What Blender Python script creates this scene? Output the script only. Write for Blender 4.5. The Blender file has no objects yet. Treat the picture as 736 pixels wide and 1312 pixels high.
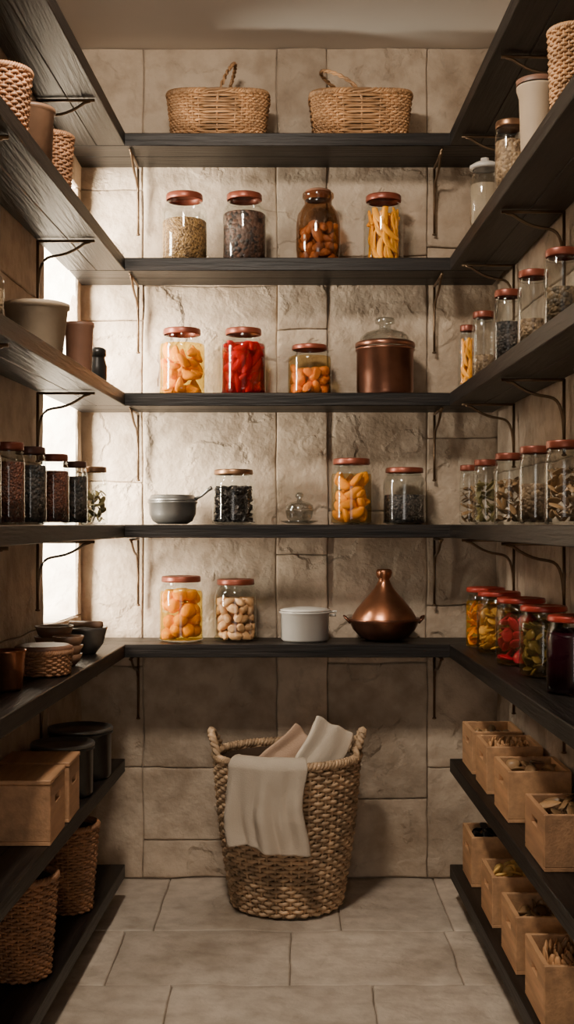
import bpy, bmesh, math, random
from mathutils import Vector, Matrix, noise
random.seed(7)
pi = math.pi
SC = bpy.context.scene
COL = SC.collection

# ------------------------------------------------------------ materials
def newmat(name):
    m = bpy.data.materials.new(name); m.use_nodes = True
    nt = m.node_tree
    b = nt.nodes.get('Principled BSDF')
    return m, nt, b

def N(nt, typ, **kw):
    n = nt.nodes.new(typ)
    for k, v in kw.items():
        if hasattr(n, k): setattr(n, k, v)
        else: n.inputs[k].default_value = v
    return n

def ramp(nt, fac, stops):
    r = nt.nodes.new('ShaderNodeValToRGB')
    el = r.color_ramp.elements
    while len(el) < len(stops): el.new(0.5)
    for e, (p, c) in zip(el, stops):
        e.position = p; e.color = (c[0], c[1], c[2], 1)
    nt.links.new(fac, r.inputs[0])
    return r

def mat(name, col, rough=0.5, metal=0.0, var=0.25, scale=8, bump=0.1, bscale=40, stretch=(1,1,1), island=0.0, spec=0.5, trans=0, coat=0):
    m, nt, b = newmat(name)
    tc = N(nt, 'ShaderNodeTexCoord'); mp = N(nt, 'ShaderNodeMapping')
    mp.inputs['Scale'].default_value = stretch
    nt.links.new(tc.outputs['Object'], mp.inputs[0])
    n1 = N(nt, 'ShaderNodeTexNoise'); n1.inputs['Scale'].default_value = scale; n1.inputs['Detail'].default_value = 7
    nt.links.new(mp.outputs[0], n1.inputs['Vector'])
    lo = tuple(c*(1-var) for c in col); hi = tuple(min(1, c*(1+var)) for c in col)
    r = ramp(nt, n1.outputs[0], [(0.3, lo), (0.7, hi)])
    out = r.outputs[0]
    if island > 0:
        g = N(nt, 'ShaderNodeNewGeometry')
        mr = N(nt, 'ShaderNodeMapRange'); mr.inputs[3].default_value = 1-island; mr.inputs[4].default_value = 1+island
        nt.links.new(g.outputs['Random Per Island'], mr.inputs[0])
        vm = N(nt, 'ShaderNodeVectorMath'); vm.operation = 'SCALE'
        nt.links.new(out, vm.inputs[0]); nt.links.new(mr.outputs[0], vm.inputs['Scale'])
        out = vm.outputs[0]
    nt.links.new(out, b.inputs['Base Color'])
    b.inputs['Roughness'].default_value = rough
    b.inputs['Metallic'].default_value = metal
    b.inputs['Specular IOR Level'].default_value = spec
    b.inputs['Transmission Weight'].default_value = trans
    b.inputs['Coat Weight'].default_value = coat
    if bump > 0:
        n2 = N(nt, 'ShaderNodeTexNoise'); n2.inputs['Scale'].default_value = bscale; n2.inputs['Detail'].default_value = 5
        nt.links.new(mp.outputs[0], n2.inputs['Vector'])
        bp = N(nt, 'ShaderNodeBump'); bp.inputs['Strength'].default_value = bump; bp.inputs['Distance'].default_value = 0.01
        nt.links.new(n2.outputs[0], bp.inputs['Height']); nt.links.new(bp.outputs[0], b.inputs['Normal'])
    return m

def stone(name, col, isl=0.1, relief=0.6, rough=0.85, flake=0.5):
    m, nt, b = newmat(name)
    tc = N(nt, 'ShaderNodeTexCoord')
    def noi(s, d, dist=0.0):
        n = N(nt, 'ShaderNodeTexNoise'); n.inputs['Scale'].default_value = s; n.inputs['Detail'].default_value = d
        n.inputs['Distortion'].default_value = dist
        nt.links.new(tc.outputs['Object'], n.inputs['Vector']); return n
    n1 = noi(2.3, 10, 0.2)
    c1 = ramp(nt, n1.outputs[0], [(0.28, (col[0]*.66, col[1]*.62, col[2]*.57)), (0.5, col), (0.72, tuple(c*1.22 for c in col))])
    n2 = noi(16, 9)
    c2 = ramp(nt, n2.outputs[0], [(0.3, (0.76, .73, .70)), (0.6, (1.06,)*3)])
    mx = N(nt, 'ShaderNodeMix'); mx.data_type = 'RGBA'; mx.blend_type = 'MULTIPLY'; mx.inputs[0].default_value = 1
    nt.links.new(c1.outputs[0], mx.inputs[6]); nt.links.new(c2.outputs[0], mx.inputs[7])
    g = N(nt, 'ShaderNodeNewGeometry')
    mr = N(nt, 'ShaderNodeMapRange'); mr.inputs[3].default_value = 1-isl; mr.inputs[4].default_value = 1+isl
    nt.links.new(g.outputs['Random Per Island'], mr.inputs[0])
    vm = N(nt, 'ShaderNodeVectorMath'); vm.operation = 'SCALE'
    nt.links.new(mx.outputs[2], vm.inputs[0]); nt.links.new(mr.outputs[0], vm.inputs['Scale'])
    nt.links.new(vm.outputs[0], b.inputs['Base Color'])
    b.inputs['Roughness'].default_value = rough
    n3 = noi(2.8, 9, 0.1)
    r3 = ramp(nt, n3.outputs[0], [(0.40, (0, 0, 0)), (0.425, (0.6,)*3), (0.57, (0.65,)*3), (0.59, (1,)*3)])
    n4 = noi(70, 4); n5 = noi(6, 7); n6 = noi(20, 6)
    def madd(a, bb, k):
        x = N(nt, 'ShaderNodeMath'); x.operation = 'MULTIPLY_ADD'
        nt.links.new(a, x.inputs[0]); x.inputs[1].default_value = k
        if bb is None: x.inputs[2].default_value = 0
        else: nt.links.new(bb, x.inputs[2])
        return x.outputs[0]
    h = madd(r3.outputs[0], None, flake)
    h = madd(n4.outputs[0], h, 0.20)
    h = madd(n6.outputs[0], h, 0.6)
    h = madd(n5.outputs[0], h, 1.7)
    bp = N(nt, 'ShaderNodeBump'); bp.inputs['Strength'].default_value = relief; bp.inputs['Distance'].default_value = 0.016
    nt.links.new(h, bp.inputs['Height']); nt.links.new(bp.outputs[0], b.inputs['Normal'])
    return m

def glassmat(name, tint=(0.93, 0.95, 0.94), base=0.04, edge=0.75):
    m, nt, b = newmat(name); nt.nodes.remove(b)
    out = nt.nodes.get('Material Output')
    tr = N(nt, 'ShaderNodeBsdfTransparent'); tr.inputs[0].default_value = (*tint, 1)
    gl = N(nt, 'ShaderNodeBsdfGlossy'); gl.inputs['Roughness'].default_value = 0.04
    gl.inputs[0].default_value = (1, 1, 1, 1)
    lw = N(nt, 'ShaderNodeLayerWeight'); lw.inputs[0].default_value = 0.5
    pw = N(nt, 'ShaderNodeMath'); pw.operation = 'POWER'; pw.inputs[1].default_value = 4
    nt.links.new(lw.outputs['Facing'], pw.inputs[0])
    ma = N(nt, 'ShaderNodeMath'); ma.operation = 'MULTIPLY_ADD'; ma.inputs[1].default_value = edge; ma.inputs[2].default_value = base
    nt.links.new(pw.outputs[0], ma.inputs[0])
    mx = N(nt, 'ShaderNodeMixShader')
    nt.links.new(ma.outputs[0], mx.inputs[0]); nt.links.new(tr.outputs[0], mx.inputs[1]); nt.links.new(gl.outputs[0], mx.inputs[2])
    nt.links.new(mx.outputs[0], out.inputs[0])
    return m

def liquid(name, col, dens=0.35, tint=None):
    m, nt, b = newmat(name); out = nt.nodes.get('Material Output')
    b.inputs['Base Color'].default_value = (*col, 1); b.inputs['Roughness'].default_value = 0.25; b.inputs['Specular IOR Level'].default_value = 0.2
    tl = N(nt, 'ShaderNodeBsdfTranslucent'); tl.inputs[0].default_value = (*col, 1)
    m0 = N(nt, 'ShaderNodeMixShader'); m0.inputs[0].default_value = 0.5
    nt.links.new(b.outputs[0], m0.inputs[1]); nt.links.new(tl.outputs[0], m0.inputs[2])
    tr = N(nt, 'ShaderNodeBsdfTransparent'); tr.inputs[0].default_value = (*(tint or [min(1, c*0.6+0.4) for c in col]), 1)
    mx = N(nt, 'ShaderNodeMixShader'); mx.inputs[0].default_value = dens
    nt.links.new(tr.outputs[0], mx.inputs[1]); nt.links.new(m0.outputs[0], mx.inputs[2])
    nt.links.new(mx.outputs[0], out.inputs[0]); return m

def grain(name, c1, c2, scale=160):
    m, nt, b = newmat(name)
    tc = N(nt, 'ShaderNodeTexCoord'); v = N(nt, 'ShaderNodeTexVoronoi'); v.inputs['Scale'].default_value = scale
    nt.links.new(tc.outputs['Object'], v.inputs['Vector'])
    sp = N(nt, 'ShaderNodeSeparateColor'); nt.links.new(v.outputs['Color'], sp.inputs[0])
    r = ramp(nt, sp.outputs[0], [(0.1, c1), (0.9, c2)])
    nt.links.new(r.outputs[0], b.inputs['Base Color'])
    b.inputs['Roughness'].default_value = 0.6
    bp = N(nt, 'ShaderNodeBump'); bp.invert = True; bp.inputs['Strength'].default_value = 0.9; bp.inputs['Distance'].default_value = 0.004
    nt.links.new(v.outputs['Distance'], bp.inputs['Height']); nt.links.new(bp.outputs[0], b.inputs['Normal'])
    return m

M_wall = stone('stone_wall_mat', (0.46, 0.365, 0.27), 0.14, 0.8, flake=0.8)
M_side = stone('side_wall_mat', (0.44, 0.345, 0.255), 0.12, 0.8, flake=0.7)
M_jamb = stone('window_reveal_plaster', (0.80, 0.73, 0.64), 0.0, 0.5)
M_floor = stone('flagstone_mat', (0.56, 0.475, 0.385), 0.14, 0.5, 0.62, 0.5)
M_mortar = mat('mortar_mat', (0.27, 0.21, 0.155), 0.95, bump=0.3)
M_ceil = mat('ceiling_plaster', (0.72, 0.66, 0.58), 0.9, var=0.06, scale=2, bump=0.12, bscale=10)
def woodmat(name, st): return mat(name, (0.0105, 0.0080, 0.0066), 0.46, var=0.8, scale=7, bump=0.28, bscale=12, stretch=st, island=0.25, spec=0.25)
M_wx = woodmat('black_wood_x', (0.5, 9, 9)); M_wy = woodmat('black_wood_y', (9, 0.5, 9))
M_iron = mat('aged_iron', (0.15, 0.095, 0.055), 0.4, 0.85, bump=0.1)
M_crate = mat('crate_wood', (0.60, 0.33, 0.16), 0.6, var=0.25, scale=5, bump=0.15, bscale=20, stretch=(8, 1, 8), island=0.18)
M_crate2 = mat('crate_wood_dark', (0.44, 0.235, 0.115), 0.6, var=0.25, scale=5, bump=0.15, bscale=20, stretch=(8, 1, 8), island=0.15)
M_wick = mat('wicker_mat', (0.47, 0.31, 0.18), 0.6, var=0.4, scale=18, bump=0.3, bscale=90, island=0.25)
M_wick2 = mat('wicker_golden', (0.38, 0.20, 0.085), 0.55, var=0.4, scale=18, bump=0.3, bscale=90, island=0.2)
M_wick3 = mat('wicker_brown', (0.28, 0.13, 0.058), 0.55, var=0.4, scale=18, bump=0.3, bscale=90, island=0.2)
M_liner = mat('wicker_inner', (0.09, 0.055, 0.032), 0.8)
M_cloth = mat('linen_beige', (0.54, 0.45, 0.35), 0.95, var=0.07, scale=6, bump=0.25, bscale=300)
M_cloth2 = mat('linen_tan', (0.40, 0.26, 0.175), 0.95, var=0.08, scale=6, bump=0.25, bscale=300)
M_lid = mat('lid_red_copper', (0.24, 0.060, 0.032), 0.36, 0.4, var=0.3, bump=0.03)
M_lidr = mat('lid_red', (0.38, 0.040, 0.022), 0.35, 0.2, var=0.2, bump=0.03)
M_lidk = mat('lid_dark', (0.10, 0.04, 0.03), 0.4, 0.3, bump=0.03)
M_lidm = mat('lid_brass', (0.28, 0.15, 0.08), 0.35, 0.8, bump=0.03)
M_copper = mat('copper_aged', (0.24, 0.105, 0.065), 0.30, 0.9, var=0.25, scale=14, bump=0.08, bscale=30)
M_copperb = mat('copper_bright', (0.40, 0.165, 0.085), 0.28, 0.9, var=0.25, scale=14, bump=0.08, bscale=30)
M_enamel = mat('white_enamel', (0.52, 0.48, 0.43), 0.3, var=0.08, bump=0.03)
M_dkmetal = mat('dark_pewter', (0.20, 0.19, 0.175), 0.36, 0.75, bump=0.05)
M_pan = mat('black_pan', (0.03, 0.028, 0.026), 0.3, 0.5, bump=0.05)
M_crock = mat('stoneware_pale', (0.36, 0.27, 0.18), 0.7, var=0.12, bump=0.1)
M_brown = mat('brown_clay', (0.18, 0.085, 0.05), 0.55, var=0.25, bump=0.1)
M_wbowl = mat('walnut_bowl', (0.19, 0.10, 0.055), 0.5, var=0.35, bump=0.1)
G = glassmat('clear_glass'); G2 = glassmat('clear_glass_cool', (0.84, 0.86, 0.85), 0.06, 0.85)
G3 = glassmat('thick_glass', (0.70, 0.71, 0.69), 0.12, 0.9)
G_brown = glassmat('amber_glass', (0.62, 0.46, 0.33), 0.06, 0.5)
def fruit(name, c, isl=0.22): return mat(name, c, 0.38, var=0.2, scale=14, bump=0.12, bscale=60, island=isl, coat=0.06, spec=0.3)
F_or = fruit('fruit_orange', (0.90, 0.30, 0.002), .3); F_ye = fruit('fruit_yellow', (0.90, 0.35, 0.001), .28)
F_rd = fruit('fruit_red', (0.52, 0.014, 0.008), .4); F_nut = fruit('nuts_tan', (0.58, 0.31, 0.14))
F_br = fruit('dried_brown', (0.45, 0.21, 0.09)); F_mg = fruit('mango_strip', (0.88, 0.33, 0.002))
F_pk = fruit('pickled_beet', (0.55, 0.015, 0.08))
F_gr = fruit('herb_green', (0.17, 0.13, 0.045), 0.4); F_cr = fruit('cream_slice', (0.80, 0.50, 0.15), 0.3)
F_dk = fruit('dark_tea', (0.035, 0.028, 0.025), 0.5); F_ol = fruit('dried_herb', (0.27, 0.155, 0.07), 0.5)
F_pt = fruit('apricot', (0.78, 0.23, 0.02))
L_or = liquid('syrup_orange', (0.90, 0.38, 0.001), 0.10, (1.0, 0.86, 0.38)); L_rd = liquid('brine_red', (0.55, 0.02, 0.012), 0.20)
L_ye = liquid('syrup_yellow', (0.95, 0.45, 0.005), 0.12, (1.0, 0.90, 0.5)); L_pp = liquid('plum_juice', (0.05, 0.005, 0.015), 0.8)
L_cl = liquid('brine_pale', (0.8, 0.60, 0.25), 0.06)
GR_sd = grain('seed_gold', (0.12, 0.06, 0.02), (0.38, 0.21, 0.07)); GR_dk = grain('peppercorn', (0.012, 0.008, 0.007), (0.11, 0.05, 0.03), 90)
GR_rb = grain('spice_brown', (0.07, 0.02, 0.012), (0.2, 0.06, 0.03), 200); GR_bk = grain('spice_black', (0.01, 0.01, 0.01), (0.08, 0.06, 0.05), 140)
GR_gn = grain('spice_umber', (0.06, 0.04, 0.02), (0.22, 0.14, 0.07), 120); GR_tn = grain('spice_tan', (0.14, 0.08, 0.04), (0.38, 0.25, 0.14), 120)

# ------------------------------------------------------------ mesh helpers
def group(name, loc=(0, 0, 0), rz=0.0):
    e = bpy.data.objects.new(name, None); e.empty_display_size = 0.05
    e.location = loc; e.rotation_euler = (0, 0, rz); COL.objects.link(e); return e

def obj(name, bm, mats, parent=None, smooth=True, loc=None):
    bmesh.ops.recalc_face_normals(bm, faces=bm.faces[:])
    me = bpy.data.meshes.new(name); bm.to_mesh(me); bm.free()
    if not isinstance(mats, (list, tuple)): mats = [mats]
    for m in mats: me.materials.append(m)
    if smooth:
        for p in me.polygons: p.use_smooth = True
    o = bpy.data.objects.new(name, me); COL.objects.link(o)
    if parent: o.parent = parent
    if loc: o.location = loc
    return o

def addbox(bm, x0, x1, y0, y1, z0, z1, f=None, bev=0.0, seg=1, mi=0, cuts=0, warp=0.0):
    t = bmesh.new()
    vs = [t.verts.new((x, y, z)) for x in (x0, x1) for y in (y0, y1) for z in (z0, z1)]
    for q in ((0, 1, 3, 2), (4, 6, 7, 5), (0, 4, 5, 1), (2, 3, 7, 6), (0, 2, 6, 4), (1, 5, 7, 3)):
        t.faces.new([vs[i] for i in q])
    bmesh.ops.recalc_face_normals(t, faces=t.faces[:])
    if bev > 0: bmesh.ops.bevel(t, geom=t.edges[:], offset=bev, segments=seg, affect='EDGES', profile=0.6)
    if cuts:
        es = [e for e in t.edges if e.calc_length() > 0.07]
        bmesh.ops.subdivide_edges(t, edges=es, cuts=cuts, use_grid_fill=True)
    mp = {}
    for v in t.verts:
        co = f(v.co) if f else v.co.copy()
        if warp:
            nv = noise.noise_vector(co*5.5)+noise.noise_vector(co*17)*0.45
            co = co+Vector((nv.x, nv.y, nv.z))*warp
        mp[v] = bm.verts.new(co)
    for fc in t.faces:
        n = bm.faces.new([mp[v] for v in fc.verts]); n.material_index = mi; n.smooth = bool(cuts)
    t.free()

def addlathe(bm, prof, seg=36, off=(0, 0, 0), mi=0):
    rings = []
    for r, z in prof:
        if r < 1e-5: rings.append([bm.verts.new((off[0], off[1], off[2]+z))])
        else: rings.append([bm.verts.new((off[0]+r*math.cos(2*pi*i/seg), off[1]+r*math.sin(2*pi*i/seg), off[2]+z)) for i in range(seg)])
    for a, b in zip(rings[:-1], rings[1:]):
        for i in range(seg):
            j = (i+1) % seg
            if len(a) == 1 and len(b) == 1: continue
            if len(a) == 1: f = bm.faces.new([a[0], b[i], b[j]])
            elif len(b) == 1: f = bm.faces.new([a[i], a[j], b[0]])
            else: f = bm.faces.new([a[i], a[j], b[j], b[i]])
            f.material_index = mi

def lathe(name, prof, m, parent=None, seg=36, off=(0, 0, 0)):
    bm = bmesh.new(); addlathe(bm, prof, seg, off)
    return obj(name, bm, m, parent)

def tube(bm, pts, r, sides=6, closed=False, mi=0):
    pts = [Vector(p) for p in pts]; n = len(pts); rings = []
    for i, p in enumerate(pts):
        if closed: t = pts[(i+1) % n]-pts[i-1]
        else: t = pts[min(i+1, n-1)]-pts[max(i-1, 0)]
        t.normalize()
        up = Vector((0, 0, 1)) if abs(t.z) < 0.9 else Vector((1, 0, 0))
        a = t.cross(up).normalized(); b = a.cross(t)
        rr = r[i] if isinstance(r, (list, tuple)) else r
        rings.append([bm.verts.new(p+(a*math.cos(2*pi*k/sides)+b*math.sin(2*pi*k/sides))*rr) for k in range(sides)])
    for i in range(n if closed else n-1):
        A = rings[i]; B = rings[(i+1) % n]
        for k in range(sides):
            l = (k+1) % sides
            f = bm.faces.new([A[k], A[l], B[l], B[k]]); f.material_index = mi
    if not closed:
        bm.faces.new(rings[0][::-1]); bm.faces.new(rings[-1])

# ------------------------------------------------------------ room
CAMH = 1.207
LV = [2.46, 2.06, 1.627, 1.204, 0.82, 0.455, 0.117]
TH = 0.042
def xl(y): return -0.70-0.035*(4.1-y)
def xr(y): return 0.715+0.014*(4.1-y)
def fl(c): return Vector((xl(c.y)-c.x, c.y, c.z))     # local x = distance into the wall
def fr(c): return Vector((xr(c.y)+c.x, c.y, c.z))

Y0 = -0.9
HL = (3.56, 4.045, 0.90, 2.34)     # window opening on left wall
def stoneblock(bm, u0, u1, z0, z1, f, gap=0.0012, out=0.0, bev=0.005):
    addbox(bm, -out, 0.04, u0+gap, u1-gap, z0+gap, z1-gap, f, bev, 2, cuts=9, warp=0.006)

def fb(c): return Vector((c.y, 4.102+c.x, c.z))
bm = bmesh.new()
cols = [(-0.715, -0.492, [0, .372, .72, 1.35, 1.9, 2.35, 2.83]),
        (-0.492, -0.035, [0, .127, .372, .80, 1.60, 2.02, 2.83]),
        (-0.035, 0.138, [0, .372, 1.10, 1.87, 2.83]),
        (0.138, 0.479, [0, .27, .731, 1.25, 1.64, 2.12, 2.83]),
        (0.479, 0.73, [0, .372, .93, 1.50, 2.15, 2.83])]
for ci, (a, b, zs) in enumerate(cols):
    for z0, z1 in zip(zs[:-1], zs[1:]):
        stoneblock(bm, a, b, z0, z1, fb, out=(0.006 if ci == 2 else random.uniform(-0.004, 0.003)))
addbox(bm, 0.010, 0.25, -1.0, 1.0, -0.1, 2.95, fb, mi=1)
obj('wall_back', bm, [M_wall, M_mortar], smooth=False)

bm = bmesh.new()
zs = [0, .42, .90, 1.38, 1.86, 2.34, 2.83]
for i, (z0, z1) in enumerate(zip(zs[:-1], zs[1:])):
    hole = 2 <= i <= 4
    u = 4.095 if not hole else HL[0]
    k = 0
    while u > Y0+0.1:
        w = (0.62, 0.48, 0.70)[(i+k) % 3]; u2 = max(u-w, Y0)
        stoneblock(bm, u2, u, z0, z1, fl, out=random.uniform(-0.003, 0.002)); u = u2; k += 1
    if hole: stoneblock(bm, HL[1], 4.095, z0, z1, fl)
addbox(bm, 0.010, 0.26, Y0, HL[0], -0.1, 2.95, fl, mi=1)
addbox(bm, 0.010, 0.26, HL[1], 4.1, -0.1, 2.95, fl, mi=2)
addbox(bm, 0.010, 0.26, HL[0], HL[1], -0.1, HL[2], fl, mi=2)
addbox(bm, 0.010, 0.26, HL[0], HL[1], HL[3], 2.95, fl, mi=2)
obj('wall_left', bm, [M_side, M_mortar, M_jamb], smooth=False)

bm = bmesh.new()
for i, (z0, z1) in enumerate(zip(zs[:-1], zs[1:])):
    u = 4.095; k = 0
    while u > Y0+0.1:
        w = (0.55, 0.72, 0.45)[(i+k) % 3]; u2 = max(u-w, Y0)
        stoneblock(bm, u2, u, z0, z1, fr, out=random.uniform(-0.003, 0.002)); u = u2; k += 1
addbox(bm, 0.010, 0.26, Y0, 4.1, -0.1, 2.95, fr, mi=1)
obj('wall_right', bm, [M_side, M_mortar], smooth=False)

w = group('window_1')
bm = bmesh.new()
for (a, b, c, d) in ((HL[0], HL[0]+.03, HL[2], HL[3]), (HL[1]-.02, HL[1], HL[2], HL[3]), (HL[0], HL[1], HL[2], HL[2]+.03), (HL[0], HL[1], HL[3]-.03, HL[3]),
                     (HL[0], HL[1], 1.37, 1.385), (HL[0], HL[1], 1.85, 1.865)):
    addbox(bm, 0.23, 0.258, a, b, c, d, fl, 0.003)
obj('frame', bm, M_crock, w, smooth=False)
bm = bmesh.new(); addbox(bm, 0.242, 0.245, HL[0]+.01, HL[1]-.01, HL[2]+.01, HL[3]-.01, fl)
obj('pane', bm, glassmat('window_glass', (0.97, 0.97, 0.95), 0.02, 0.2), w, smooth=False)

bm = bmesh.new(); addbox(bm, -1.2, 1.2, Y0, 4.3, 2.83, 2.95); obj('ceiling', bm, M_ceil, smooth=False)
bm = bmesh.new()
rows = [4.13, 3.58, 3.16, 2.80, 2.40, 2.0, 1.6, 1.1, 0.6, 0.0, -0.9]
jts = [[-.40, .16, .50], [-.48, .01, .47], [-.30, .22, .63], [-.58, -.16, .30], [-.36, .10, .55], [-.5, .0, .5], [-.3, .3], [-.45, .1, .6], [-.2, .4], [-.4, .1]]
for i in range(len(rows)-1):
    xs = [-0.92]+jts[i]+[0.80]
    for a, b in zip(xs[:-1], xs[1:]):
        addbox(bm, a+.0015, b-.0015, rows[i+1]+.0015, rows[i]-.0015, -0.05, random.uniform(-0.0055, -.003), None, 0.005, 2, cuts=8, warp=0.006)
addbox(bm, -1.2, 1.2, Y0, 4.3, -0.12, -0.014, mi=1)
obj('floor', bm, [M_floor, M_mortar], smooth=False)

# ------------------------------------------------------------ shelves
for k, z in enumerate(LV[:5]):
    s = group('back_shelf'); bm = bmesh.new()
    for (a, b) in ((3.852, 3.966), (3.968, 4.088)):
        addbox(bm, -0.70, 0.70, a, b, z-TH, z, None, 0.002)
    obj('planks', bm, M_wx, s, smooth=False)
for side, f, wd in (('left', fl, 0.19), ('right', fr, 0.197)):
    for k, z in enumerate(LV):
        s = group('side_shelf'); bm = bmesh.new()
        for (a, b) in ((-wd, -wd*0.52), (-wd*0.515, -0.006)):
            addbox(bm, a, b, 1.1, 3.848, z-TH, z, f, 0.002)
        obj('planks', bm, M_wy, s, smooth=False)

def bracket(pos, d, L, V):
    g = group('shelf_bracket', pos); d = Vector(d); bm = bmesh.new()
    Z = Vector((0, 0, 1))
    tube(bm, [Z*-0.004+d*0.008, Z*-V+d*0.008], 0.0045, 6)
    tube(bm, [d*0.006-Z*0.006, d*L-Z*0.006], 0.0045, 6)
    pts = []
    for i in range(15):
        t = i/14
        o = 0.008+(L*0.88)*t; zz = -V*0.78*(1-t)**1.0
        o += -0.25*L*math.sin(pi*t)*(1-t*0.3); zz += V*0.16*math.sin(2*pi*t)*0.6+V*0.14*math.sin(pi*t)
        pts.append(d*max(o, 0.008)+Z*min(zz, -0.008))
    tube(bm, pts, 0.0042, 6)
    addlathe(bm, [(0, -.004), (.007, -.002), (.007, .002), (0, .004)], 10, tuple(d*0.008-Z*V))
    obj('iron_bars', bm, M_iron, g)
for z in LV[:5]:
    for x in (-0.505, 0.50): bracket((x, 4.085, z-TH-0.001), (0, -1, 0), 0.22, 0.23)
for k, z in enumerate(LV[:6]):
    V = 0.20 if k < 5 else 0.10
    for y in ((3.42, 2.5) if k < 4 else (3.72, 2.55) if k == 5 else (3.46, 2.5)): bracket((xl(y)+0.006, y, z-TH-0.001), (1, 0, 0), 0.17, V)
    for y in (3.74, 3.1, 2.3): bracket((xr(y)-0.006, y, z-TH-0.001), (-1, 0, 0), 0.17, V if k != 4 else .16)

# ------------------------------------------------------------ chunks and jars
def chunks(name, R, H, z0, c, shape, m, parent, sub=2, cx=0, cy=0, rect=None):
    bm = bmesh.new(); z = z0+c*0.8
    S = {'ball': (1, 1, 1), 'wedge': (1.35, .5, .8), 'slice': (1.2, 1.0, .25), 'almond': (1.45, .85, .8), 'strip': (2.2, .35, .6), 'leaf': (1.6, .7, .12), 'pepper': (1.7, .6, .6)}[shape]
    layers = 0
    while z < z0+H-c*0.5 or layers == 0:
        layers += 1
        for ring in range(3):
            rr = R-c*(0.85+1.6*ring)
            if rr < 0: break
            n = max(1, int(2*pi*rr/(1.45*c)))
            for i in range(n):
                a = 2*pi*(i+random.uniform(-.25, .25))/n+z*37
                ctr = Vector((rr*math.cos(a), rr*math.sin(a), z+random.uniform(-.4, .4)*c))
                if shape == 'strip': rot = Matrix.Rotation(a+pi/2, 3, 'Z') @ Matrix.Rotation(random.uniform(.6, 1.7), 3, 'Y') @ Matrix.Rotation(random.uniform(-.4, .4), 3, 'X')
                else: rot = Matrix.Rotation(random.uniform(0, 6), 3, 'Z') @ Matrix.Rotation(random.uniform(-1.2, 1.2), 3, 'Y') @ Matrix.Rotation(random.uniform(-1, 1), 3, 'X')
                g = bmesh.ops.create_icosphere(bm, subdivisions=sub, radius=1)
                sd = random.random()*50; sc = random.uniform(.82, 1.05)
                for v in g['verts']:
                    p = v.co.copy(); p = p*(1+0.16*noise.noise(p*1.4+Vector((sd, 0, 0))))
                    p = Vector((p.x*S[0], p.y*S[1], p.z*S[2]))
                    if shape in ('wedge', 'strip', 'pepper'): p.z += 0.28*p.x*p.x/S[0]-0.15
                    p = rot @ (p*c*0.92*sc)+ctr
                    if rect is None:
                        q = math.hypot(p.x, p.y)
                        if q > R: p.x *= R/q; p.y *= R/q
                    else:
                        p.x = max(-rect[0], min(rect[0], p.x*rect[0]/R)); p.y = max(-rect[1], min(rect[1], p.y*rect[1]/R))
                    p.z = max(z0, min(z0+H, p.z))
                    v.co = p+Vector((cx, cy, 0))
        z += 1.35*c
    return obj(name, bm, m, parent)

def jar(name, x, y, z, r, h, lid=None, fill=None, ff=0.8, c=0.018, shape='ball', cm=None, liq=None, glass=None, neck=0.76, lidh=0.075, sub=2, broad=False):
    """glass storage jar: r body radius, h overall height including lid"""
    g = group(name, (x, y, z), random.uniform(0, 6))
    gl = glass or G; R = r
    nk = 0.9 if broad else neck
    p = [(0, .001), (.80*R, .001), (.93*R, .006), (R, .03*h), (R, .10*h), (.985*R, .4*h), (R, .70*h), (.97*R, .77*h), ((.97+nk)/2*R, .82*h), (nk*R*.98, .855*h), (nk*R*.94, .875*h), (nk*R*.94, .93*h)]
    lathe('glass_body', p, gl, g, 40)
    bm = bmesh.new()
    addlathe(bm, [(nk*R*.95, .862*h), (nk*R*1.03, .868*h), (nk*R*1.03, .876*h), (nk*R*.95, .882*h)], 40)
    obj('neck_bead', bm, gl, g)
    lr = nk*R*1.05
    z0 = h*(1-lidh)-.004
    lathe('lid', [(lr*.97, z0), (lr, z0+.001), (lr*1.01, z0+.3*lidh*h), (lr, h-.004), (lr*.97, h-.001), (lr*.88, h), (lr*.82, h-.002), (0, h-.002)], lid or M_lid, g, 40)
    zc = 0.008
    H = h*0.80*ff/0.8 if ff <= .8 else h*ff
    H = min(H, 0.80*h)
    if fill is not None:
        lathe('contents', [(0, zc), (.86*R, zc), (.955*R, .035*h), (.96*R, .4*h), (.955*R, min(H, .74*h)), (.90*R, min(H, .74*h)+.004), (.5*R, H+.004), (0, H+.001)] if H > .42*h else [(0, zc), (.86*R, zc), (.955*R, .035*h), (.96*R, H), (.9*R, H+.003), (0, H+.005)], fill, g, 32)
    if cm is not None:
        chunks('contents', R*0.92, H-zc, zc, c, shape, cm, g, sub)
    if liq is not None:
        lathe('liquid', [(0, .006), (.84*R, .006), (.955*R, .035*h), (.962*R, .4*h), (.958*R, .72*h), (.93*R, .765*h), (0, .775*h)], liq, g, 36)
    return g

YB = 3.97
jar('seed_jar', -.339, YB, LV[1], .076, .234, M_lid, fill=GR_sd, ff=.60)
jar('peppercorn_jar', -.141, YB, LV[1], .073, .234, M_lid, fill=GR_dk, ff=.70)
jar('dried_mango_jar', .319, YB, LV[1], .066, .229, M_lid, ff=.8, cm=F_mg, shape='strip', c=.020, neck=.84, sub=3)
g = group('amber_crock_jar', (.103, YB, LV[1]))
lathe('glass_body', [(0, .001), (.055, .001), (.068, .01), (.073, .05), (.073, .13), (.068, .165), (.052, .19), (.045, .20), (.045, .215), (.052, .222), (.052, .235), (.046, .238)], G_brown, g)
lathe('cork', [(.043, .214), (.043, .244), (.038, .247), (0, .247)], M_brown, g)
chunks('contents', .066, .13, .008, .022, 'almond', F_br, g, 3)
jar('orange_slice_jar', -.347, YB, LV[2], .077, .223, M_lid, cm=F_ye, shape='wedge', c=.027, liq=L_or, sub=3)
jar('red_pepper_jar', -.144, YB, LV[2], .0745, .223, M_lid, cm=F_rd, shape='pepper', c=.025, liq=L_rd, sub=3)
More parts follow.
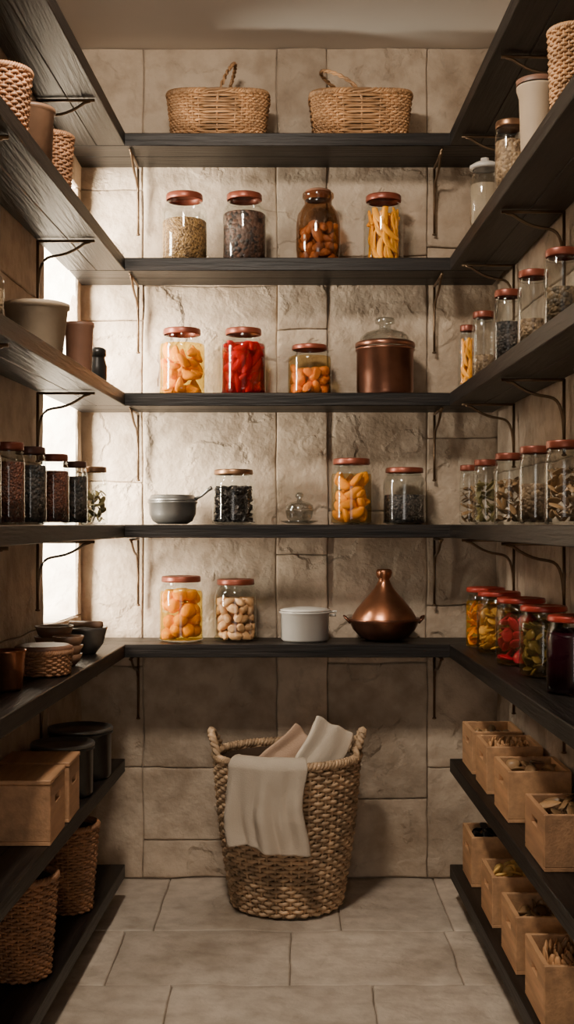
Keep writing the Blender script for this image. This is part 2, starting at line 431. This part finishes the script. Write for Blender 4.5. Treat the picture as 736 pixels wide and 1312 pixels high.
jar('apricot_jar', .075, YB, LV[2], .073, .169, M_lid, cm=F_pt, shape='almond', c=.020, liq=L_cl, sub=3, ff=.68)
g = group('copper_canister', (.324, YB, LV[2]))
lathe('body', [(0, .001), (.088, .001), (.092, .006), (.091, .012), (.094, .018), (.094, .148), (.098, .150), (.0985, .156), (.095, .158), (.088, .158), (.086, .02), (0, .02)], M_copper, g, 48)
lathe('lid_band', [(.097, .160), (.099, .162), (.099, .174), (.094, .178), (.086, .180), (.086, .162), (.097, .160)], M_copper, g, 48)
lathe('glass_dome', [(.086, .180), (.082, .194), (.066, .208), (.045, .216), (.026, .220), (.020, .224), (.020, .236), (.032, .240), (.034, .250), (.030, .258), (0, .260)], G3, g, 40)
g = group('pewter_pot', (-.378, YB, LV[3]))
lathe('bowl', [(0, .001), (.048, .001), (.066, .012), (.077, .035), (.079, .068), (.083, .072), (.083, .076), (.077, .077), (.073, .04), (.05, .012), (0, .01)], M_dkmetal, g, 44)
lathe('lid', [(.082, .078), (.083, .083), (.076, .087), (.073, .094), (.070, .098), (0, .100)], M_dkmetal, g, 44)
bm = bmesh.new(); tube(bm, [(.076, -.02, .084), (.10, -.03, .096), (.118, -.04, .112), (.132, -.045, .121)], [.006, .005, .006, .007], 8); obj('handle', bm, M_dkmetal, g)
jar('tea_jar', -.177, YB, LV[3], .071, .182, M_lidm, cm=F_dk, shape='leaf', c=.011, ff=.70, neck=.86)
g = group('glass_lidded_dish', (.041, YB, LV[3]))
lathe('saucer', [(0, .003), (.035, .003), (.062, .010), (.062, .013), (.034, .007), (0, .007)], G3, g)
lathe('bowl', [(0, .009), (.030, .009), (.042, .022), (.047, .045), (.050, .048), (.046, .049)], G3, g)
lathe('lid', [(.048, .050), (.045, .064), (.030, .074), (.010, .078), (.007, .085), (.014, .092), (.014, .100), (.008, .106), (0, .107)], G3, g)
jar('orange_chunk_jar', .213, YB, LV[3], .069, .218, M_lid, cm=F_ye, shape='wedge', c=.027, sub=3, neck=.84, liq=L_cl)
jar('smoky_jar', .388, YB, LV[3], .070, .188, M_lid, fill=GR_bk, ff=.5, glass=G2, neck=.84)
jar('whole_apricot_jar', -.35, YB, LV[4], .073, .215, M_lid, cm=F_ye, shape='ball', c=.029, liq=L_or, sub=3, neck=.84)
jar('almond_jar', -.17, YB, LV[4], .070, .205, M_lid, cm=F_nut, shape='almond', c=.020, neck=.84, sub=3, ff=.7)
g = group('enamel_pot', (.059, YB, LV[4]))
lathe('body', [(0, .001), (.072, .001), (.079, .008), (.080, .09), (.085, .094), (.086, .098), (.079, .100), (.077, .092), (.075, .012), (0, .01)], M_enamel, g, 44)
lathe('lid', [(.083, .101), (.084, .104), (.070, .108), (.03, .112), (0, .113)], M_enamel, g, 44)
bm = bmesh.new(); tube(bm, [(.084, 0, .085), (.10, -.01, .085), (.104, -.012, .098), (.085, 0, .097)], .004, 6); obj('handle', bm, M_enamel, g)
g = group('copper_tagine', (.321, 3.975, LV[4]))
lathe('bowl', [(0, .001), (.05, .001), (.078, .012), (.103, .038), (.115, .064), (.121, .071), (.119, .076), (.108, .073), (.09, .04), (.05, .015), (0, .012)], M_copper, g, 52)
lathe('conical_lid', [(.109, .070), (.104, .084), (.090, .106), (.070, .130), (.048, .154), (.030, .176), (.021, .194), (.017, .205), (.024, .212), (.027, .226), (.025, .235), (.016, .238), (0, .238)], M_copperb, g, 52)
bm = bmesh.new()
for sx in (-1, 1): tube(bm, [(sx*.112, -.022, .06), (sx*.128, -.02, .078), (sx*.132, 0, .082), (sx*.128, .02, .078), (sx*.112, .022, .06)], .0045, 6)
obj('ear_handles', bm, M_copper, g)

# ------------------------------------------------------------ wicker weaving
def weave(g, a0, b0, a1, b1, h, stakes, rows, rad, ex, m, z0=0.004, rim=True, belly=0.0, sides=5, rimk=1.0):
    amp = rad*0.9
    def P(t, z, off):
        f = z/h; a = a0+(a1-a0)*f+belly*math.sin(pi*f); b = b0+(b1-b0)*f+belly*math.sin(pi*f)
        c, s = math.cos(t), math.sin(t)
        ux = math.copysign(abs(c)**(2/ex), c); uy = math.copysign(abs(s)**(2/ex), s)
        nn = math.hypot(ux, uy)
        return Vector((ux*a+off*ux/nn, uy*b+off*uy/nn, z0+z))
    bm = bmesh.new(); S = stakes*4
    for i in range(rows):
        z = (i+.5)*h/rows
        tube(bm, [P(2*pi*j/S, z+0.0012*math.sin(j*0.7+i), amp*math.cos(stakes/2*2*pi*j/S+pi*i)) for j in range(S)], rad, sides, True)
    obj('woven_strands', bm, m, g)
    bm = bmesh.new()
    for k in range(stakes):
        t = 2*pi*k/stakes
        tube(bm, [P(t, q*h, 0) for q in (0, .25, .5, .75, 1)], rad*0.7, 5)
    obj('stakes', bm, m, g)
    bm = bmesh.new(); n = 48
    lo = [bm.verts.new(P(2*pi*i/n, 0, -amp-rad)) for i in range(n)]
    hi = [bm.verts.new(P(2*pi*i/n, h*0.98, -amp-rad)) for i in range(n)]
    for i in range(n): bm.faces.new([lo[i], lo[(i+1) % n], hi[(i+1) % n], hi[i]])
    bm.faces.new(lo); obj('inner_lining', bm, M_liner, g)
    if rim:
        bm = bmesh.new(); n = stakes*6; rk = rad*rimk
        for ph in (0, 2*pi/3, 4*pi/3):
            pts = []
            for j in range(n):
                t = 2*pi*j/n; q = round(stakes*0.75)
                aa = q*t+ph
                pts.append(P(t, h+rk*0.6, rk*1.1*math.cos(aa))+Vector((0, 0, rk*1.1*math.sin(aa))))
            tube(bm, pts, rk*0.95, 5, True)
        obj('braided_rim', bm, m, g)
    return P

def ropehandle(g, path, rad, m, tw=6, name='handle'):
    n = len(path); bm = bmesh.new()
    path = [Vector(p) for p in path]
    for ph in (0, pi):
        pts = []
        for i, p in enumerate(path):
            t = (path[min(i+1, n-1)]-path[max(i-1, 0)]).normalized()
            up = Vector((0.3, 1, 0.1)).normalized(); a = t.cross(up).normalized(); b = a.cross(t)
            an = 2*pi*tw*i/(n-1)+ph
            pts.append(p+(a*math.cos(an)+b*math.sin(an))*rad*0.8)
        tube(bm, pts, rad, 6)
    obj(name, bm, m, g)

BX, BY = 0.0, 3.835
g = group('laundry_basket', (BX, BY, 0))
P = weave(g, .170, .170, .228, .224, .465, 50, 36, .0064, 2.0, M_wick, belly=.008, rimk=1.15)
for s in (0, pi):
    path = []
    for i in range(33):
        u = i/32; t = s+(u-.5)*0.72
        p = P(t, .47, 0.002); p.z += 0.072*math.sin(pi*u)**0.7
        p.x += math.copysign(0.012*math.sin(pi*u), math.cos(s)); path.append(p)
    ropehandle(g, path, .008, M_wick, 6)
    bm = bmesh.new()
    for kk in range(4):
        tube(bm, [P(s+(i/16-.5)*0.6*(1-kk*.12), .47, 0)+Vector((math.copysign(.008*math.sin(pi*i/16), math.cos(s)), 0, min(.018+.012*kk, .06*math.sin(pi*i/16)+.005))) for i in range(17)], .0062, 5)
    obj('ear_weave', bm, M_wick, g)

tg = group('draped_towel', (BX, BY, 0))
bm = bmesh.new(); NU, NV = 60, 70
th0 = -pi/2-0.27
def towel(u, v):
    hang = 0.250+0.016*u+0.006*math.sin(u*5)
    Lin = 0.07
    s = v*(Lin+0.03+hang)
    hw = 0.108+0.014*v+0.004*math.sin(v*9)
    th = th0+(u*hw+0.008*math.sin(v*7))/0.245
    q0 = max(0, s-Lin-0.03)/hang
    fold = 0.5+0.5*math.sin(u*7.5+0.6+q0*0.9)
    fold2 = 0.5+0.5*math.sin(u*15+2-q0*2)
    nz = noise.noise(Vector((u*1.8, v*3.2, 4.1)))
    if s < Lin:
        r = 0.188; z = 0.40+s*1.1; f = 0.1
        r += 0.012*(s/Lin)
    elif s < Lin+0.03:
        q = (s-Lin)/0.03; a = pi*(1-q)
        r = 0.230+0.030*math.cos(a); z = 0.480+0.022*math.sin(a)+0.003*nz; f = .2
    else:
        q = s-Lin-0.03; z = 0.480-q
        r = 0.262-0.095*q+0.004; f = min(1, .2+q*5)
    r += f*(0.030*fold**1.5*(.35+.65*q0)+0.011*fold2+0.016*max(0, nz))+0.003
    return Vector((r*math.cos(th), r*math.sin(th), z))
gr = [[bm.verts.new(towel(-1+2*i/NU, j/NV)) for i in range(NU+1)] for j in range(NV+1)]
for j in range(NV):
    for i in range(NU): bm.faces.new([gr[j][i], gr[j][i+1], gr[j+1][i+1], gr[j+1][i]])
o = obj('cloth', bm, M_cloth, tg)
md = o.modifiers.new('thick', 'SOLIDIFY'); md.thickness = 0.004; md.offset = 1

def folded(name, loc, rot, w, t, h, m, layers=3):
    g = group(name, loc); g.rotation_euler = rot
    bm = bmesh.new()
    prof = []
    for k in range(layers):
        y = -t/2+t*(k+.5)/layers
        seq = [(y, -h/2), (y, -h/4), (y, 0), (y, h/4), (y, h/2)]
        if k % 2: seq = seq[::-1]
        prof += seq
        if k < layers-1:
            ze = seq[-1][1]; prof.append((y+t/layers*0.5, ze+math.copysign(t/layers*0.5, ze)))
    nx = 12; gr = []
    for (yy, zz) in prof:
        gr.append([bm.verts.new((-w/2+w*i/nx+0.010*math.sin(zz*26), yy+0.010*noise.noise(Vector((i*.35, zz*9, 1.3))), zz+0.010*noise.noise(Vector((i*.3, zz*3, yy*40))))) for i in range(nx+1)])
    for a, b in zip(gr[:-1], gr[1:]):
        for i in range(nx): bm.faces.new([a[i], a[i+1], b[i+1], b[i]])
    o = obj('cloth', bm, m, g)
    s = o.modifiers.new('thick', 'SOLIDIFY'); s.thickness = t/layers*0.85; s.offset = 0
    s = o.modifiers.new('sub', 'SUBSURF'); s.levels = 2; s.render_levels = 2
folded('folded_linen', (.108, BY+.01, .464), (-.25, math.radians(26), 0.15), .137, .035, .205, M_cloth)
folded('folded_linen', (.005, BY+.06, .450), (-.15, math.radians(42), -0.1), .13, .03, .18, M_cloth2)

for bx, kind in ((-.226, 0), (.242, 1)):
    g = group('handled_wicker_basket', (bx, 3.968, LV[0]))
    P = weave(g, .148, .083, .163, .094, .138, 56, 16, .0046, 4.5, M_wick2)
    path = []
    for i in range(41):
        u = i/40; a = pi*u
        y = -.095*math.cos(a)
        if kind == 0: zz = .11+.150*math.sin(a)**0.8; x = .0+.055*math.sin(a)
        else: zz = .11+.125*math.sin(a)**0.8; x = .0-.13*math.sin(a)**1.5
        path.append((x, y, zz))
    ropehandle(g, path, .0042, M_wick2, 9)

# ------------------------------------------------------------ crates
def crate(x0, x1, y0, y1, z, h, side, m=None, lid=False, content=None):
    m = m or M_crate; t = 0.011
    g = group('wooden_crate', ((x0+x1)/2, (y0+y1)/2, z)); a = (x1-x0)/2; b = (y1-y0)/2
    bm = bmesh.new()
    addbox(bm, -a, a, -b, b, .001, .010, bev=.001)
    addbox(bm, -a, a, -b, -b+t, .010, h, bev=.0015); addbox(bm, -a, a, b-t, b, .010, h, bev=.0015)
    for sx in (-1, 1):
        xa, xb = (-a, -a+t) if sx < 0 else (a-t, a)
        ya, yb = -b+t, b-t
        if sx == side:
            sl = 0.032; s0 = h*0.62; s1 = s0+0.018
            addbox(bm, xa, xb, ya, yb, .010, s0); addbox(bm, xa, xb, ya, yb, s1, h)
            addbox(bm, xa, xb, ya, -sl, s0, s1); addbox(bm, xa, xb, sl, yb, s0, s1)
        else: addbox(bm, xa, xb, ya, yb, .010, h)
    if lid: addbox(bm, -a-.002, a+.002, -b-.002, b+.002, h+.001, h+.012, bev=.002)
    obj('boards', bm, m, g, smooth=False)
    if content:
        shape, cm, c = content
        chunks('contents', min(a, b)-t-.002, h*0.95-.012+c*.6, .012, c, shape, cm, g, 2, rect=(a-t-.002, b-t-.002))
    else:
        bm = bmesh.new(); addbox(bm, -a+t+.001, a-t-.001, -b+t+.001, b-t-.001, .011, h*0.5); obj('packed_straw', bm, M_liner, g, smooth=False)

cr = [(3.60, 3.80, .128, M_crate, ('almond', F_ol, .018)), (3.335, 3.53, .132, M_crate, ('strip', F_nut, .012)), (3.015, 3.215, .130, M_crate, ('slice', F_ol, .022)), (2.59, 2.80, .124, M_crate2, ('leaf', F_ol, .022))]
for y0, y1, h, m, c in cr:
    crate(.555, xr(y1)-.012, y0, y1, LV[5], h, -1, m, content=c)
cr = [(3.60, 3.78, .15, M_crate, ('leaf', F_dk, .02)), (3.235, 3.42, .138, M_crate, ('slice', F_cr, .018)), (2.90, 3.10, .140, M_crate, ('slice', F_ol, .02)), (2.58, 2.79, .14, M_crate, ('strip', F_nut, .014))]
for y0, y1, h, m, c in cr:
    crate(.553, xr(y1)-.012, y0, y1, LV[6], h, -1, m, content=c)
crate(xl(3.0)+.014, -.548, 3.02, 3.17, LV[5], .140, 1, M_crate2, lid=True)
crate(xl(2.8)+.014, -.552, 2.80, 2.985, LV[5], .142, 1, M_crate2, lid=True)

# ------------------------------------------------------------ right shelf jars
L = [(.57, 3.79, .030, .205, M_lid, 'or'), (.578, 3.53, .034, .202, M_lid, 'clear'), (.588, 3.195, .038, .20, M_lid, 'tea'), (.592, 2.885, .038, .187, M_lid, 'clear'), (.603, 2.63, .040, .18, M_lid, 'bk')]
for x, y, r, h, lm, k in L:
    kw = dict(fill={'clear': GR_tn, 'tea': GR_bk, 'bk': GR_gn}.get(k), ff={'clear': .35, 'tea': .55, 'bk': .5}.get(k, .8))
    if k == 'or': jar('mango_jar', x, y, LV[2], r, h, lm, cm=F_mg, c=.014, shape='strip')
    else: jar('spice_jar', x, y, LV[2], r, h, lm, glass=G2, neck=.88, **kw)
L = [(.575, 3.79, .031, .188, F_ol), (.582, 3.517, .037, .19, F_gr), (.59, 3.19, .040, .19, F_ol), (.60, 2.9, .040, .19, None), (.607, 2.63, .042, .185, F_ol)]
for x, y, r, h, k in L:
    if k: jar('herb_jar', x, y, LV[3], r, h, M_lid, cm=k, c=.014, shape='leaf', glass=G, neck=.88, ff=.7)
    else: jar('herb_jar', x, y, LV[3], r, h, M_lid, fill=GR_tn, ff=.5, glass=G2, neck=.88)
jar('pickled_carrot_jar', .625, 3.775, LV[4], .064, .188, M_lidr, cm=F_or, c=.018, shape='leaf', liq=L_ye, broad=True, lidh=.06)
jar('pickled_cabbage_jar', .636, 3.60, LV[4], .067, .185, M_lidr, cm=F_cr, c=.018, shape='slice', liq=L_cl, broad=True, lidh=.06)
jar('pickled_beet_jar', .645, 3.31, LV[4], .070, .184, M_lidr, cm=F_pk, c=.022, shape='slice', liq=L_cl, broad=True, lidh=.06)
jar('pickled_cucumber_jar', .652, 3.05, LV[4], .062, .180, M_lidr, cm=F_gr, c=.016, shape='slice', liq=L_cl, broad=True, lidh=.06)
jar('plum_jam_jar', .660, 2.75, LV[4], .066, .178, M_lidr, fill=L_pp, ff=.8, broad=True, lidh=.06)
g = group('glass_lidded_jar', (.57, 3.46, LV[1]))
lathe('body', [(0, .001), (.036, .001), (.042, .01), (.043, .13), (.036, .15), (.033, .155), (.033, .165)], G2, g)
lathe('contents', [(0, .006), (.036, .006), (.04, .02), (.04, .12), (0, .125)], M_crock, g)
lathe('lid', [(.036, .165), (.044, .167), (.044, .175), (.03, .184), (.012, .188), (.012, .198), (0, .2)], M_enamel, g)
jar('spice_jar', .580, 3.12, LV[1], .040, .19, M_lidm, fill=GR_tn, ff=.7, neck=.9)
g = group('ceramic_pot', (.59, 2.835, LV[1]))
lathe('body', [(0, .001), (.034, .001), (.038, .03), (.042, .15), (.048, .17), (.048, .176), (.042, .178), (.035, .03), (0, .02)], M_crock, g); lathe('lid', [(.048, .179), (.049, .190), (.04, .194), (0, .196)], M_brown, g)
g = group('woven_canister', (.610, 2.57, LV[1]))
weave(g, .040, .040, .047, .047, .19, 26, 24, .0038, 2, M_wick2)

# ------------------------------------------------------------ left shelf items
g = group('woven_canister', (-.625, 3.18, LV[1])); weave(g, .046, .046, .056, .056, .160, 28, 20, .0040, 2, M_wick3)
g = group('wooden_tub', (-.625, 2.94, LV[1])); lathe('body', [(0, .001), (.048, .001), (.054, .15), (.058, .152), (.058, .160), (.050, .160), (.046, .02), (0, .015)], M_wbowl, g, 40)
g = group('woven_canister', (-.632, 2.68, LV[1])); weave(g, .046, .046, .058, .058, .145, 28, 18, .0040, 2, M_wick3)
g = group('stoneware_bowl', (-.628, 3.01, LV[2]))
lathe('body', [(0, .001), (.058, .001), (.066, .01), (.078, .115), (.083, .118), (.083, .128), (.077, .130), (.072, .12), (.06, .015), (0, .012)], M_crock, g, 44)
g = group('clay_beaker', (-.592, 3.42, LV[2])); lathe('body', [(0, .001), (.032, .001), (.035, .01), (.040, .135), (.043, .14), (.043, .15), (.038, .15), (.034, .02), (0, .015)], M_brown, g)
g = group('small_dark_jar', (-.582, 3.68, LV[2])); lathe('body', [(0, .001), (.022, .001), (.030, .02), (.031, .06), (.024, .085), (.024, .09), (.028, .092), (.028, .112), (.02, .118), (0, .118)], M_pan, g)
jar('spice_jar', -.655, 2.6, LV[2], .042, .14, M_lidm, fill=GR_tn, ff=.6)
L = [(-.588, 3.66, .041, .176, M_lidm, 'herb'), (-.604, 3.42, .036, .180, M_lidk, GR_bk), (-.618, 3.18, .041, .187, M_lid, GR_rb), (-.626, 2.93, .039, .190, M_lidk, GR_bk), (-.63, 2.72, .036, .187, M_lid, GR_rb), (-.64, 2.52, .040, .185, M_lid, GR_bk)]
for x, y, r, h, lm, k in L:
    if k == 'herb': jar('herb_jar', x, y, LV[3], r, h, lm, cm=F_gr, c=.014, shape='leaf', ff=.6, neck=.88)
    else: jar('spice_jar', x, y, LV[3], r, h, lm, fill=k, ff=.74, glass=G, neck=.88)
g = group('pewter_bowl', (-.60, 3.58, LV[4])); lathe('body', [(0, .001), (.03, .001), (.034, .006), (.052, .03), (.062, .07), (.066, .078), (.064, .080), (.058, .07), (.045, .03), (0, .015)], M_dkmetal, g)
g2 = group('wooden_scoop', (-.60, 3.58, LV[4]+.074)); bm = bmesh.new(); tube(bm, [(-.05, .02, .012), (0, 0, .014), (.05, -.02, .012)], [.01, .009, .012], 8); obj('stick', bm, M_wbowl, g2)
g = group('low_woven_tray', (-.622, 3.07, LV[4])); weave(g, .062, .062, .068, .068, .055, 30, 9, .0038, 2.6, M_wick3)
lathe('cover', [(.070, .064), (.073, .067), (.073, .074), (.066, .078), (.05, .076), (0, .075)], M_brown, g)
g = group('copper_cup', (-.648, 2.79, LV[4])); lathe('body', [(0, .001), (.028, .001), (.034, .008), (.040, .09), (.042, .094), (.038, .094), (.033, .012), (0, .01)], M_copperb, g)
for i, (x, y, s) in enumerate(((-.655, 3.36, 1.0), (-.60, 3.27, .8))):
    g = group('stacked_wooden_bowls', (x, y, LV[4])); bm = bmesh.new()
    for k in range(3):
        zz = k*.030*s
        addlathe(bm, [(0, .001), (.028*s, .001), (.045*s, .018*s), (.054*s, .042*s), (.050*s, .042*s), (.04*s, .02*s), (0, .010*s)], 32, (0.002*k, 0, zz))
    obj('bowls', bm, M_wbowl, g)
for (x, y, r, h) in ((-.614, 3.57, .096, .150), (-.622, 3.33, .088, .148)):
    g = group('black_cooking_pot', (x, y, LV[5]))
    lathe('body', [(0, .001), (r*.88, .001), (r*.94, .008), (r*.95, h*.86), (r, h*.88), (r, h*.92), (r*.93, h*.93), (r*.9, h*.85), (r*.88, .012), (0, .01)], M_pan, g, 48)
    lathe('rim_band', [(r*.94, h*.93), (r*1.0, h*.935), (r*1.01, h*.97), (r*.98, h), (r*.94, h), (r*.92, h*.95), (r*.5, h*.945), (0, h*.95)], M_dkmetal, g, 48)
g = group('round_wicker_basket', (-.613, 3.39, LV[6])); weave(g, .058, .058, .078, .078, .235, 30, 28, .0043, 2, M_wick3)
g = group('round_wicker_basket', (-.640, 2.90, LV[6])); weave(g, .064, .064, .082, .082, .235, 30, 28, .0045, 2, M_wick3)

# ------------------------------------------------------------ lights
def area(name, loc, target, sx, sy, power, col):
    l = bpy.data.lights.new(name, 'AREA'); l.shape = 'RECTANGLE'; l.size = sx; l.size_y = sy; l.energy = power; l.color = col
    o = bpy.data.objects.new(name, l); o.location = loc
    d = Vector(target)-Vector(loc); o.rotation_euler = d.to_track_quat('-Z', 'Y').to_euler(); COL.objects.link(o); return o
area('window_daylight', (-1.30, 3.44, 1.70), (-.55, 4.02, 1.45), 0.35, 1.6, 310, (1.0, 0.90, 0.77))
area('overhead_key', (-0.34, 2.15, 2.76), (0.0, 3.85, 0.1), 0.24, 0.24, 40, (1.0, 0.87, 0.72))  # unseen area light added high over the aisle as key, no fixture there
area('rear_fill', (-.15, -0.7, 1.0), (0, 4, 0.6), 1.0, 1.6, 13, (1.0, 0.90, 0.79))  # soft fill added behind the camera, no doorway is built
wd = bpy.data.worlds.new('world'); SC.world = wd; wd.use_nodes = True
wd.node_tree.nodes['Background'].inputs[0].default_value = (1.0, 0.92, 0.83, 1)
wd.node_tree.nodes['Background'].inputs[1].default_value = 0.35

# ------------------------------------------------------------ camera
cd = bpy.data.cameras.new('camera'); cam = bpy.data.objects.new('camera', cd); COL.objects.link(cam)
cam.location = (0, 0, CAMH); cam.rotation_euler = (pi/2, 0, 0)
cd.sensor_fit = 'VERTICAL'; cd.sensor_height = 36; cd.lens = 1540/1312*36; cd.shift_y = 15/1312; cd.clip_start = 0.05
SC.camera = cam
